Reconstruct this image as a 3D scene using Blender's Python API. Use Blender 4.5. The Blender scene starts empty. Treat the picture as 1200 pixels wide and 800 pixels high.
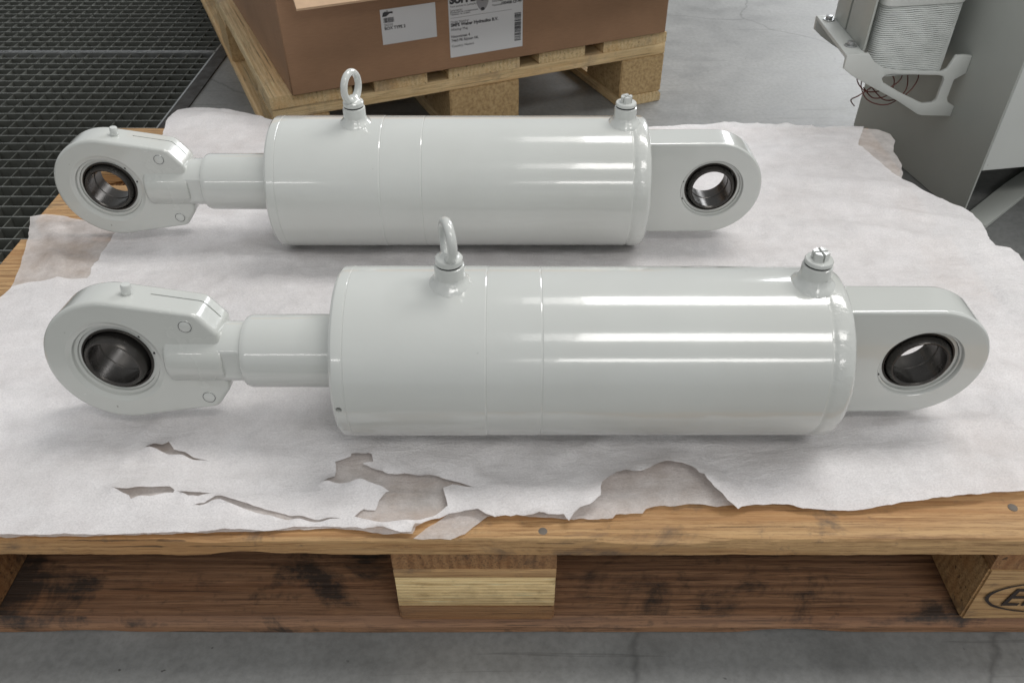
import bpy, bmesh, math, random
from mathutils import Vector, Matrix, noise
from mathutils.geometry import delaunay_2d_cdt
R = math.radians
random.seed(7)
S = bpy.context.scene
COL = S.collection

# ------------------------------------------------------------------ camera, world, lights, exposure
PITCH, FPX, CAM = R(39.61), 957.7, Vector((.0329, -.4259, .7148))
cd = bpy.data.cameras.new('camera'); cam = bpy.data.objects.new('camera', cd); COL.objects.link(cam)
cam.location = CAM; cam.rotation_euler = (R(90) - PITCH, 0, 0)
cd.sensor_fit = 'HORIZONTAL'; cd.sensor_width = 36; cd.lens = FPX / 1200 * 36
cd.clip_start = .02; cd.clip_end = 100
cd.dof.use_dof = True; cd.dof.focus_distance = .90; cd.dof.aperture_fstop = 13
S.camera = cam
W = bpy.data.worlds.new('World'); S.world = W; W.use_nodes = True
bg = W.node_tree.nodes['Background']; bg.inputs[0].default_value = (.95, .98, 1.0, 1); bg.inputs[1].default_value = .43

def area(name, loc, look, sx, sy, power, col=(1, .98, .95)):
    l = bpy.data.lights.new(name, 'AREA'); l.shape = 'RECTANGLE'; l.size = sx; l.size_y = sy
    l.energy = power; l.color = col
    o = bpy.data.objects.new(name, l); COL.objects.link(o); o.location = loc
    o.rotation_euler = (Vector(look) - Vector(loc)).to_track_quat('-Z', 'Y').to_euler()
    return o
# rows of roof lights of the hall (seen as bands in the glossy paint) plus added fade lamps, and the daylight side
def roof_lamp(name, x, y, z, sx, sy, power, col=(1, .98, .95)):
    o = area(name, (x, y, z), (x, y, 0), sx, sy, power, col); o.rotation_euler = (0, 0, 0); return o
roof_lamp('roof_lamp_back', 2.40, 1.84, 5.15, 3.7, 1.20, 170)
roof_lamp('roof_lamp_middle', 1.85, -3.05, 5.15, 2.6, 1.25, 85)
roof_lamp('roof_lamp_front', 2.60, -9.3, 5.15, 3.9, 1.5, 150)
roof_lamp('roof_lamp_front_left', -4.6, -9.3, 5.15, 3.6, .6, 60)
for nm_, y_, w_, k_ in (('fade_helper_back', 1.84, 1.0, 1), ('fade_helper_middle', -3.05, 1.1, .9), ('fade_helper_front', -9.3, 1.2, 1)):  # small dim lamps added so the highlight bands fade out at their left
    roof_lamp(nm_, .32, y_, 5.15, .42, w_, 3.0 * k_)
area('window_light', (3.6, 4.6, 2.6), (.2, .5, .1), 3.2, 2.2, 175, (.95, .97, 1.0))

S.view_settings.view_transform = 'Standard'; S.view_settings.look = 'None'
S.view_settings.exposure = 0.12; S.view_settings.gamma = 1.0
S.render.engine = 'CYCLES'; S.cycles.use_denoising = True
S.cycles.max_bounces = 6; S.cycles.transparent_max_bounces = 8
S.cycles.use_adaptive_sampling = True; S.cycles.adaptive_threshold = .02; S.cycles.caustics_reflective = False; S.cycles.caustics_refractive = False

# ------------------------------------------------------------------ helpers
cp, sp = math.cos(PITCH), math.sin(PITCH)
def atz(px, py, z):
    d = Vector((0, cp, -sp)) + Vector(((px - 600) / FPX, 0, 0)) + Vector((0, -sp, -cp)) * ((py - 400) / FPX)
    return CAM + d * ((z - CAM.z) / d.z)

def thing(name, label, cat, loc=(0, 0, 0), rotz=0, group=None):
    o = bpy.data.objects.new(name, None); COL.objects.link(o); o.empty_display_size = .05
    o.location = loc; o.rotation_euler = (0, 0, rotz); o['label'] = label; o['category'] = cat
    if group: o['group'] = group
    return o

def obj(name, me, mat, parent=None, loc=(0, 0, 0), rot=(0, 0, 0), kind=None, label=None):
    o = bpy.data.objects.new(name, me); COL.objects.link(o)
    if mat is not None and not me.materials: me.materials.append(mat)
    o.location = loc; o.rotation_euler = rot
    if parent: o.parent = parent
    if kind: o['kind'] = kind
    if label: o['label'] = label
    return o

def fin(bm, name='m', smooth=35):
    bmesh.ops.recalc_face_normals(bm, faces=bm.faces)
    me = bpy.data.meshes.new(name); bm.to_mesh(me); bm.free()
    if smooth:
        me.polygons.foreach_set('use_smooth', [True] * len(me.polygons))
        me.set_sharp_from_angle(angle=R(smooth))
    me.update()
    return me

def pyd(verts, faces, smooth=0):
    bm = bmesh.new()
    vs = [bm.verts.new(v) for v in verts]
    for f in faces: bm.faces.new([vs[i] for i in f])
    return fin(bm, smooth=smooth)

def lathe(prof, n=64, axis='x', ctr=(0, 0, 0), closed=False, smooth=35, fn=None):
    """prof: (axial, radius) pairs"""
    bm = bmesh.new(); rings = []
    for a, r in prof:
        if r <= 1e-7:
            rings.append([bm.verts.new(_ax(axis, a, 0, 0, ctr))]); continue
        rg = []
        for i in range(n):
            t = 2 * math.pi * i / n
            rr = r if fn is None else r + fn(a, t)
            rg.append(bm.verts.new(_ax(axis, a, rr * math.cos(t), rr * math.sin(t), ctr)))
        rings.append(rg)
    prs = list(zip(rings, rings[1:])) + ([(rings[-1], rings[0])] if closed else [])
    for A, B in prs:
        for i in range(n):
            j = (i + 1) % n
            if len(A) == 1 and len(B) == 1: continue
            if len(A) == 1: bm.faces.new((A[0], B[i], B[j]))
            elif len(B) == 1: bm.faces.new((A[i], A[j], B[0]))
            else: bm.faces.new((A[i], A[j], B[j], B[i]))
    return fin(bm, smooth=smooth)
def _ax(axis, a, u, v, c):
    p = {'x': (a, u, v), 'y': (u, a, v), 'z': (u, v, a)}[axis]
    return (p[0] + c[0], p[1] + c[1], p[2] + c[2])

def box_bm(bm, x0, x1, y0, y1, z0, z1):
    v = [bm.verts.new((x, y, z)) for z in (z0, z1) for y in (y0, y1) for x in (x0, x1)]
    for f in ((0, 2, 3, 1), (4, 5, 7, 6), (0, 1, 5, 4), (2, 6, 7, 3), (0, 4, 6, 2), (1, 3, 7, 5)):
        bm.faces.new([v[i] for i in f])
def box(x0, x1, y0, y1, z0, z1, bev=0, segs=2):
    bm = bmesh.new(); box_bm(bm, x0, x1, y0, y1, z0, z1)
    if bev: bmesh.ops.bevel(bm, geom=bm.edges[:], offset=bev, segments=segs, affect='EDGES', profile=.5)
    return fin(bm, smooth=40 if bev else 0)

def prism(poly, d0, d1, plane='xz', bev=0, holes=None):
    """extrude polygon between d0 and d1 on the third axis (with optional holes)"""
    loops = [poly] + (holes or [])
    pts, edges = [], []
    for lp in loops:
        b = len(pts); pts += [Vector(p) for p in lp]
        edges += [(b + i, b + (i + 1) % len(lp)) for i in range(len(lp))]
    if holes:
        r = delaunay_2d_cdt(pts, edges, [], 1, 1e-6); vv, ff = r[0], r[2]
        def inside(c, lp):
            k = False
            for i in range(len(lp)):
                a, b = lp[i], lp[i - 1]
                if (a[1] > c[1]) != (b[1] > c[1]) and c[0] < (b[0] - a[0]) * (c[1] - a[1]) / (b[1] - a[1]) + a[0]: k = not k
            return k
        ff = [f for f in ff if inside(sum((vv[i] for i in f), Vector((0, 0))) / len(f), poly)
              and not any(inside(sum((vv[i] for i in f), Vector((0, 0))) / len(f), h) for h in holes)]
    else:
        vv, ff = pts, [list(range(len(pts)))]
    m3 = (lambda p, d: (p[0], d, p[1])) if plane == 'xz' else ((lambda p, d: (p[0], p[1], d)) if plane == 'xy' else (lambda p, d: (d, p[0], p[1])))
    bm = bmesh.new()
    A = [bm.verts.new(m3(p, d0)) for p in vv]; B = [bm.verts.new(m3(p, d1)) for p in vv]
    cnt = {}
    for f in ff:
        for i in range(len(f)):
            e = (f[i], f[(i + 1) % len(f)]); cnt[e] = 1
        bm.faces.new([A[i] for i in f]); bm.faces.new([B[i] for i in reversed(f)])
    for (i, j) in cnt:
        if (j, i) not in cnt: bm.faces.new((A[i], B[i], B[j], A[j]))
    bmesh.ops.recalc_face_normals(bm, faces=bm.faces)
    if bev:
        es = [e for e in bm.edges if len(e.link_faces) == 2 and e.calc_face_angle() > R(50)]
        bmesh.ops.bevel(bm, geom=es, offset=bev, segments=2, affect='EDGES', profile=.5, clamp_overlap=True)
    return fin(bm, smooth=40)

def tube(pts, r, n=8, smooth=60):
    bm = bmesh.new(); rings = []
    P = [Vector(p) for p in pts]
    for i, p in enumerate(P):
        t = (P[min(i + 1, len(P) - 1)] - P[max(i - 1, 0)]).normalized()
        u = t.orthogonal().normalized() if i == 0 else (u - t * u.dot(t)).normalized()
        w = t.cross(u)
        rings.append([bm.verts.new(p + (u * math.cos(a) + w * math.sin(a)) * r) for a in [2 * math.pi * k / n for k in range(n)]])
    for A, B in zip(rings, rings[1:]):
        for i in range(n): bm.faces.new((A[i], A[(i + 1) % n], B[(i + 1) % n], B[i]))
    bm.faces.new(rings[0]); bm.faces.new(rings[-1])
    return fin(bm, smooth=smooth)

def text_mesh(body, size, shear=0, ext=0.0002, bold=0.0, align='LEFT'):
    c = bpy.data.curves.new('t', 'FONT'); c.body = body; c.size = size; c.shear = shear; c.extrude = ext
    c.offset = bold; c.align_x = align; c.resolution_u = 3
    o = bpy.data.objects.new('t', c); COL.objects.link(o)
    dg = bpy.context.evaluated_depsgraph_get()
    me = bpy.data.meshes.new_from_object(o.evaluated_get(dg))
    bpy.data.objects.remove(o); bpy.data.curves.remove(c)
    me.materials.clear()
    return me

def join_meshes(items):
    """items: (mesh, matrix) -> one mesh"""
    bm = bmesh.new()
    for me, M in items:
        n0 = len(bm.verts); bm.from_mesh(me); bm.verts.ensure_lookup_table()
        for v in bm.verts[n0:]: v.co = M @ v.co
    me = bpy.data.meshes.new('joined'); bm.to_mesh(me); bm.free(); return me

def cut(me, cutter, ang=12):
    a = bpy.data.objects.new('a', me); b = bpy.data.objects.new('b', cutter); COL.objects.link(a); COL.objects.link(b)
    m = a.modifiers.new('x', 'BOOLEAN'); m.operation = 'DIFFERENCE'; m.solver = 'EXACT'; m.object = b
    dg = bpy.context.evaluated_depsgraph_get()
    out = bpy.data.meshes.new_from_object(a.evaluated_get(dg))
    bpy.data.objects.remove(a); bpy.data.objects.remove(b)
    out.polygons.foreach_set('use_smooth', [True] * len(out.polygons)); out.set_sharp_from_angle(angle=R(ang))
    return out

# ------------------------------------------------------------------ materials
class NT:
    def __init__(s, name):
        s.m = bpy.data.materials.new(name); s.m.use_nodes = True; s.t = s.m.node_tree; s.n = s.t.nodes; s.l = s.t.links
        s.b = s.n['Principled BSDF']; s.out = s.n['Material Output']
    def add(s, ty, **kw):
        n = s.n.new(ty)
        for k, v in kw.items():
            if k.startswith('i_'):
                n.inputs[k[2:].replace('_', ' ')].default_value = v
            else: setattr(n, k, v)
        return n
    def L(s, a, b): s.l.new(a, b)
    def coord(s, scale=(1, 1, 1), rnd=False):
        tc = s.add('ShaderNodeTexCoord'); mp = s.add('ShaderNodeMapping'); mp.inputs['Scale'].default_value = scale
        if rnd:
            oi = s.add('ShaderNodeObjectInfo'); ml = s.add('ShaderNodeMath', operation='MULTIPLY'); ml.inputs[1].default_value = 37.3
            ad = s.add('ShaderNodeVectorMath', operation='ADD'); s.L(oi.outputs['Random'], ml.inputs[0])
            s.L(tc.outputs['Object'], ad.inputs[0]); s.L(ml.outputs[0], ad.inputs[1]); s.L(ad.outputs[0], mp.inputs[0])
        else: s.L(tc.outputs['Object'], mp.inputs[0])
        return mp.outputs[0]
    def noise(s, vec, scale, detail=4, rough=.55, dist=0):
        n = s.add('ShaderNodeTexNoise'); n.inputs['Scale'].default_value = scale; n.inputs['Detail'].default_value = detail
        n.inputs['Roughness'].default_value = rough; n.inputs['Distortion'].default_value = dist; s.L(vec, n.inputs['Vector']); return n.outputs[0]
    def ramp(s, fac, stops, interp='LINEAR'):
        r = s.add('ShaderNodeValToRGB'); r.color_ramp.interpolation = interp
        e = r.color_ramp.elements
        while len(e) > 1: e.remove(e[-1])
        e[0].position = stops[0][0]; e[0].color = c4(stops[0][1])
        for p, c in stops[1:]:
            x = e.new(p); x.color = c4(c)
        s.L(fac, r.inputs[0]); return r.outputs[0]
    def mix(s, fac, a, b, mode='MIX'):
        m = s.add('ShaderNodeMix', data_type='RGBA', blend_type=mode)
        if isinstance(fac, (int, float)): m.inputs[0].default_value = fac
        else: s.L(fac, m.inputs[0])
        for i, v in ((6, a), (7, b)):
            if isinstance(v, (tuple, list)): m.inputs[i].default_value = c4(v)
            else: s.L(v, m.inputs[i])
        return m.outputs[2]
    def math(s, op, a, b):
        m = s.add('ShaderNodeMath', operation=op)
        for i, v in ((0, a), (1, b)):
            if isinstance(v, (int, float)): m.inputs[i].default_value = v
            else: s.L(v, m.inputs[i])
        return m.outputs[0]
    def bump(s, h, strength, dist, prev=None):
        b = s.add('ShaderNodeBump'); b.inputs['Strength'].default_value = strength; b.inputs['Distance'].default_value = dist
        s.L(h, b.inputs['Height'])
        if prev is not None: s.L(prev, b.inputs['Normal'])
        return b.outputs[0]
    def base(s, col=None, rough=None, metal=None, normal=None, **kw):
        for k, v in (('Base Color', col), ('Roughness', rough), ('Metallic', metal), ('Normal', normal)):
            if v is None: continue
            if isinstance(v, (int, float)): s.b.inputs[k].default_value = v
            elif isinstance(v, tuple): s.b.inputs[k].default_value = c4(v)
            else: s.L(v, s.b.inputs[k])
        for k, v in kw.items(): s.b.inputs[k.replace('_', ' ')].default_value = v
        return s.m
def c4(c): return (c[0], c[1], c[2], 1) if not isinstance(c, (int, float)) else (c, c, c, 1)

def paint(name, col, rough=.22, peel=.05, coat=.8, weld=0):
    t = NT(name); v = t.coord()
    n1 = t.noise(v, 9, 3); c = t.ramp(n1, [(.3, tuple(x * .965 for x in col)), (.7, tuple(min(1, x * 1.02) for x in col))])
    nb = t.bump(t.noise(v, 260, 2), peel, .0006)
    nb = t.bump(t.noise(v, 28, 2), peel * 2.0, .002, nb)
    c = t.mix(t.ramp(t.noise(v, 130, 1, .3), [(.82, 0), (.85, .6)]), c, (.16, .15, .13))
    c = t.mix(t.ramp(t.noise(v, 3.5, 5, .6, .4), [(.52, 0), (.72, .10)]), c, (.42, .40, .35))
    if weld: nb = t.bump(t.noise(v, 150, 3, .6, .5), weld, .003, nb)
    rg = t.ramp(t.noise(v, 14, 4), [(.3, rough * .8), (.75, rough * 1.3)])
    return t.base(c, rg, 0, nb, Coat_Weight=coat, Coat_Roughness=.04)
M = {}
GREY = (.545, .558, .535)
M['paint'] = paint('grey_enamel', GREY, .16, .06)
M['weld'] = paint('enamel_over_weld', GREY, .16, .05, weld=.22)
M['cast'] = paint('enamel_over_casting', (.51, .522, .495), .24, .10)
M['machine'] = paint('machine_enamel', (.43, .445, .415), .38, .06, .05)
M['machine_lit_pale'] = paint('machine_lit_pale_enamel', (.60, .615, .59), .4, .06, .05)  # pale bracket enamel; on the front panel it paints in the brighter lighting

def metal(name, col, rough, met=1, scratch=.1):
    t = NT(name); v = t.coord()
    n = t.noise(v, 60, 5); c = t.ramp(n, [(.3, tuple(x * .7 for x in col)), (.7, col)])
    return t.base(c, t.ramp(t.noise(v, 40, 4), [(.3, rough * .75), (.7, rough * 1.25)]), met, t.bump(t.noise(v, 300, 3), scratch, .0005))
M['bearing'] = metal('blackened_steel', (.055, .050, .045), .30, .75)
M['bearing_in'] = metal('dark_steel_bore', (.075, .070, .065), .28, .75)
M['black'] = metal('black_rubber', (.012, .012, .013), .5, 0)
M['zinc'] = metal('zinc_steel', (.55, .56, .56), .35, .9)
M['grate'] = metal('galvanised_grate', (.33, .34, .32), .42, .7)
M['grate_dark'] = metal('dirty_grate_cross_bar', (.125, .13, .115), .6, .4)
M['grate_frame'] = metal('oiled_steel_frame', (.045, .040, .036), .55, .4)
M['nail'] = metal('weathered_nail', (.19, .165, .14), .8, .2)
M['wire'] = NT('red_brown_wire').base((.12, .03, .022), .45, 0)

def wood(name, pale, mid, dark, stain, stain_amt=.5, rough=.66, fresh=False, lo=.53):
    t = NT(name)
    v = t.coord((1.3, 42, 42), True); u = t.coord((1, 1, 1), True); v2 = t.coord((.9, 11, 11), True)
    g = t.noise(v, 3.2, 8, .68, .3); fine = t.noise(v, 12, 6, .75)
    wv = t.add('ShaderNodeTexWave', wave_type='BANDS', bands_direction='Z' if fresh else 'Y'); t.L(v2, wv.inputs['Vector'])
    wv.inputs['Scale'].default_value = 3.4 if not fresh else 6.5; wv.inputs['Distortion'].default_value = 7.0 if not fresh else .8
    wv.inputs['Detail'].default_value = 5; wv.inputs['Detail Scale'].default_value = .6
    f = t.math('ADD', t.math('MULTIPLY', g, .80), t.math('MULTIPLY', wv.outputs[1], .20 if not fresh else .5))
    c = t.ramp(f, [(.28, dark), (.42, mid), (.60, pale), (.82, mid)])
    c = t.mix(t.ramp(fine, [(.40, .8), (.50, 0)]), c, tuple(x * .8 for x in dark))
    # weathered blotches: dry grey, warm resin
    c = t.mix(t.ramp(t.noise(u, 5, 6, .65, .5), [(.46, 0), (.66, .55)]), c, tuple(.30 * (p + .06) + .62 * p for p in mid))
    c = t.mix(t.ramp(t.noise(v2, 1.7, 5, .6), [(.50, 0), (.70, .6)]), c, (mid[0] * .95, mid[1] * .72, mid[2] * .5))
    crk = t.noise(t.coord((1.8, 90, 90), True), 2.6, 3, .5, .5); c = t.mix(t.ramp(crk, [(.64, 0), (.69, .85)]), c, tuple(x * .28 for x in dark))
    pal = t.noise(t.coord((6, 120, 120), True), 2.0, 3, .6); c = t.mix(t.ramp(pal, [(.64, 0), (.72, .55)]), c, tuple(min(.9, x * 1.45) for x in pale))
    dt = t.noise(u, 70, 6, .75); c = t.mix(t.ramp(dt, [(.58, 0), (.70, .45)]), c, stain)
    vo = t.add('ShaderNodeTexVoronoi'); vo.inputs['Scale'].default_value = 1.0
    t.L(t.coord((3.1, 8, 8), True), vo.inputs['Vector'])
    c = t.mix(t.ramp(vo.outputs[0], [(.05, .85), (.10, 0)]), c, tuple(x * .4 for x in dark))
    st = t.noise(u, 9, 8, .70, .5); st2 = t.noise(v2, 2.2, 7, .7)
    sf = t.ramp(t.math('ADD', t.math('MULTIPLY', st, .62), t.math('MULTIPLY', st2, .38)), [(lo, 0), (lo + .07, stain_amt)])
    c = t.mix(sf, c, stain)
    nb = t.bump(f, .5, .0014); nb = t.bump(fine, .6, .0010, nb); nb = t.bump(crk, .5, .0012, nb)
    return t.base(c, t.ramp(g, [(.3, rough * .85), (.7, rough * 1.15)]), 0, nb)
M['old_wood'] = wood('old_pallet_pine', (.50, .315, .148), (.40, .235, .103), (.25, .135, .056), (.085, .064, .05), .75, lo=.545)
M['dark_wood'] = wood('old_pallet_pine_dirty', (.29, .155, .080), (.21, .105, .053), (.11, .053, .028), (.018, .015, .013), .88, lo=.525)
M['end_wood'] = wood('old_pallet_end_grain', (.34, .185, .08), (.26, .13, .053), (.14, .066, .027), (.035, .026, .02), .6)
M['fresh_wood'] = wood('split_fresh_pine', (.88, .70, .40), (.78, .57, .28), (.50, .31, .12), (.20, .125, .06), .35, fresh=True)
M['pale_wood'] = wood('new_pallet_pine', (.78, .61, .36), (.70, .52, .28), (.54, .37, .18), (.30, .22, .15), .5)
def chip():
    t = NT('pressed_chip_block'); v = t.coord((1, 1, 1), True)
    c = t.ramp(t.noise(v, 160, 4, .7), [(.3, (.30, .19, .09)), (.5, (.50, .345, .17)), (.7, (.62, .46, .25))])
    c = t.mix(t.ramp(t.noise(v, 40, 3), [(.6, 0), (.75, .5)]), c, (.25, .15, .07))
    return t.base(c, .75, 0, t.bump(t.noise(v, 140, 3), .4, .001))
M['chip'] = chip()
M['ink'] = NT('stamp_ink').base((.03, .02, .016), .8)

def concrete():
    t = NT('hall_concrete'); v = t.coord()
    a = t.noise(v, 1.6, 6, .6, .4); b = t.noise(v, 14, 6, .65); d = t.noise(v, 120, 4, .7)
    c = t.ramp(a, [(.32, (.175, .178, .173)), (.5, (.225, .228, .222)), (.68, (.285, .287, .282))])
    c = t.mix(.55, c, t.ramp(b, [(.3, .62), (.55, .98), (.75, 1.12)]), 'MULTIPLY')
    c = t.mix(.35, c, t.ramp(d, [(.35, .55), (.6, 1.1)]), 'MULTIPLY')
    # scuffs and hairline scratches
    for ang, sc in ((.35, 1.0), (-.9, .8), (1.35, .9)):
        tc = t.add('ShaderNodeTexCoord'); mp = t.add('ShaderNodeMapping'); t.L(tc.outputs['Object'], mp.inputs[0])
        mp.inputs['Rotation'].default_value = (0, 0, ang); mp.inputs['Scale'].default_value = (1.2 * sc, 34 * sc, 1)
        w = t.noise(mp.outputs[0], 2.2, 3, .5, .5)
        c = t.mix(t.ramp(w, [(.68, 0), (.715, .45), (.75, 0)]), c, (.075, .075, .072))
    vo = t.add('ShaderNodeTexVoronoi', feature='DISTANCE_TO_EDGE'); vo.inputs['Scale'].default_value = 1.15
    ns = t.add('ShaderNodeTexNoise'); ns.inputs['Scale'].default_value = 3; ns.inputs['Detail'].default_value = 6; t.L(v, ns.inputs[0])
    dv = t.mix(.18, v, ns.outputs[1]); t.L(dv, vo.inputs['Vector'])
    c = t.mix(t.ramp(vo.outputs[0], [(.0, .55), (.004, 0)]), c, (.06, .06, .058))
    sp_ = t.noise(v, 95, 2, .4); c = t.mix(t.ramp(sp_, [(.75, 0), (.78, .8)]), c, (.05, .048, .045))
    return t.base(c, t.ramp(b, [(.3, .42), (.7, .62)]), 0, t.bump(d, .15, .001), Specular_IOR_Level=.5)
M['concrete'] = concrete()
M['pit'] = NT('pit_dirt').base((.075, .077, .066), .9)

def card(name, col, k=1):
    t = NT(name); v = t.coord((1, 1, 1)); w = t.coord((160, 160, 1))
    c = t.ramp(t.noise(v, 6, 5), [(.3, tuple(x * .85 for x in col)), (.7, tuple(x * 1.1 for x in col))])
    c = t.mix(.25, c, t.ramp(t.noise(t.coord((60, 60, 500)), 1, 2), [(.3, .7), (.7, 1.15)]), 'MULTIPLY')
    return t.base(c, .7, 0, t.bump(t.noise(v, 7, 3), .35, .012, t.bump(t.noise(v, 90, 3), .12, .001)))
M['card'] = card('kraft_board', (.32, .185, .105))
M['card_in'] = card('kraft_board_inside', (.50, .34, .215))
M['paper'] = NT('label_paper').base((.66, .67, .68), .55)
M['print'] = NT('label_print').base((.05, .05, .055), .7)
M['print_grey'] = NT('label_print_grey').base((.30, .30, .31), .7)

def foam(name, col, trans):
    t = NT(name); v = t.coord()
    fibre = t.noise(t.coord((90, 420, 300)), 1.6, 4, .7); gr = t.noise(t.coord((1, 1.5, 1)), 520, 4, .75); bl = t.noise(v, 26, 5, .6)
    c = t.mix(t.ramp(gr, [(.40, .7), (.60, 0)]), col, tuple(x * .78 for x in col))
    c = t.mix(t.ramp(bl, [(.35, .14), (.7, 0)]), c, tuple(x * y for x, y in zip(col, (.94, .90, .88))))
    nb = t.bump(gr, .8, .0010); nb = t.bump(fibre, .22, .0008, nb); nb = t.bump(t.noise(t.coord((12, 30, 10)), 2.2, 6, .65, .8), .42, .006, nb)
    t.base(c, .42, 0, nb, Specular_IOR_Level=.45)
    tl = t.add('ShaderNodeBsdfTranslucent'); t.L(c, tl.inputs[0]); t.L(nb, tl.inputs[1])
    m1 = t.add('ShaderNodeMixShader'); m1.inputs[0].default_value = .12; t.L(t.b.outputs[0], m1.inputs[1]); t.L(tl.outputs[0], m1.inputs[2])
    tr = t.add('ShaderNodeBsdfTransparent'); m2 = t.add('ShaderNodeMixShader')
    fz = t.ramp(t.math('ADD', t.math('MULTIPLY', t.noise(v, 45, 4, .6), .45), t.math('MULTIPLY', t.noise(v, 7, 4, .6, .5), .55)), [(.34, trans * .25), (.66, trans * 1.9)])
    t.L(fz, m2.inputs[0]); t.L(m1.outputs[0], m2.inputs[1]); t.L(tr.outputs[0], m2.inputs[2]); t.L(m2.outputs[0], t.out.inputs[0])
    return t.m
M['foam'] = foam('white_foam_sheet', (.955, .93, .935), .12)
M['foam_low'] = foam('white_foam_sheet_thin', (.86, .81, .785), .31)

# ------------------------------------------------------------------ setting: floor, pit
PX0, PX1, PY0, PY1 = -1.75, -.645, .10, 2.6
fl = []
for (x0, x1, y0, y1) in ((-5, PX0, -4, 7), (PX1, 6, -4, 7), (PX0, PX1, -4, PY0), (PX0, PX1, PY1, 7)):
    b = len(fl) * 4; fl.append((x0, x1, y0, y1))
obj('floor', pyd([p for (x0, x1, y0, y1) in fl for p in ((x0, y0, 0), (x1, y0, 0), (x1, y1, 0), (x0, y1, 0))],
                 [tuple(range(4 * i, 4 * i + 4)) for i in range(len(fl))]), M['concrete'], kind='structure')
bm = bmesh.new(); box_bm(bm, PX0, PX1, PY0, PY1, -.32, 0)
bm.faces.ensure_lookup_table(); bmesh.ops.delete(bm, geom=[f for f in bm.faces if f.calc_center_median().z > -.001], context='FACES_ONLY')
obj('pit', fin(bm, smooth=0), M['pit'], kind='structure')
pf = bmesh.new()
box_bm(pf, PX1 - .028, PX1 + .002, PY0, PY1, -.05, .0035); box_bm(pf, PX1 - .0325, PX1 - .0282, PY0 + .001, PY1 - .001, -.0495, -.004)
obj('pit_edge_frame', fin(pf, smooth=0), M['grate_frame'], kind='structure')

def grating(y0, y1, label):
    x0, x1 = -1.70, PX1 - .034
    t = thing('floor_grating', label, 'grating', ((x0 + x1) / 2, (y0 + y1) / 2, -.034), 0, 'gratings over the floor pit')
    hx, hy = (x1 - x0) / 2, (y1 - y0) / 2
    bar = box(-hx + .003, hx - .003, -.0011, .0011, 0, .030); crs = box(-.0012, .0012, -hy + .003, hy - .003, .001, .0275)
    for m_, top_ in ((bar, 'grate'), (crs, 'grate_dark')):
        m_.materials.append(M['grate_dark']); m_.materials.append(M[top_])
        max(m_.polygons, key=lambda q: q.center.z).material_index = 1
    n = int(round((y1 - y0) / 0.0344)); st = (y1 - y0) / n
    for k in range(1, n):
        obj('bearing_bar', bar, M['grate'], t, (0, -hy + k * st + random.uniform(-.0006, .0006), random.uniform(-.0004, .0004)))
    n = int(round((x1 - x0) / 0.0344)); st = (x1 - x0) / n
    for k in range(1, n): obj('cross_bar', crs, M['grate_dark'], t, (-hx + k * st, 0, 0))
    e = bmesh.new()
    box_bm(e, -hx, hx, -hy, -hy + .003, 0, .0325); box_bm(e, -hx, hx, hy - .003, hy, 0, .0325)
    box_bm(e, -hx, -hx + .003, -hy + .003, hy - .003, 0, .0325); box_bm(e, hx - .003, hx, -hy + .003, hy - .003, 0, .0325)
    obj('edge_band', fin(e, smooth=0), M['zinc'], t)
grating(.12, 1.530, 'dark steel floor grating beside the old wooden pallet, nearer panel')
grating(1.536, 2.58, 'dark steel floor grating panel beyond the bright seam, at the top left corner')

# ------------------------------------------------------------------ pallets
def plank(L, Wd, T, seed, ct=.0015, cb=.0015, amp=.0011, step=.018, chip_=.0):
    """rough sawn board: x along its length, y across, z from 0 to T"""
    n = max(6, int(L / step)); bm = bmesh.new(); rings = []
    def jit(x, k, a): return a * noise.noise(Vector((x * 5, k * 9.1, seed * 3.7))) + a * .55 * noise.noise(Vector((x * 38, k * 4.3, seed * 1.3))) + a * .4 * noise.noise(Vector((x * 110, k * 2.3, seed * 2.3)))
    for i in range(n + 1):
        x = -L / 2 + L * i / n
        hw = Wd / 2; sec = []
        def nick(k):
            q = noise.noise(Vector((x * 11, k * 7.7, seed * 5.1 + 2))); return chip_ * max(0, q - .28) * 4
        tf, tb, bb, bf = (nick(k) * (1 if k < 3 else 1.5) for k in (1, 2, 3, 4))
        sec += [(-hw + jit(x, 1, amp), cb + bf), (-hw + jit(x, 1, amp) + .0006, T - ct - tf * .7), (-hw + ct + tf + jit(x, 2, amp), T + jit(x, 3, amp * .7))]
        for q in (-.5, 0, .5): sec.append((q * Wd * .9, T + jit(x, 3 + q, amp * .8)))
        sec += [(hw - ct - tb + jit(x, 5, amp), T + jit(x, 6, amp * .7)), (hw + jit(x, 7, amp), T - ct - tb * .7), (hw + jit(x, 7, amp), cb + bb),
                (hw - cb - bb, jit(x, 8, amp * .5)), (0, jit(x, 9, amp * .5)), (-hw + cb + bf + jit(x, 10, amp), jit(x, 11, amp * 1.2))]
        xx = x + (jit(seed, i, .001) if i in (0, n) else 0)
        rings.append([bm.verts.new((xx, y, z)) for y, z in sec])
    m = len(rings[0])
    for A, B in zip(rings, rings[1:]):
        for i in range(m): bm.faces.new((A[i], B[i], B[(i + 1) % m], A[(i + 1) % m]))
    bm.faces.new(rings[0]); bm.faces.new(rings[-1])
    return fin(bm, smooth=28)

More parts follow.
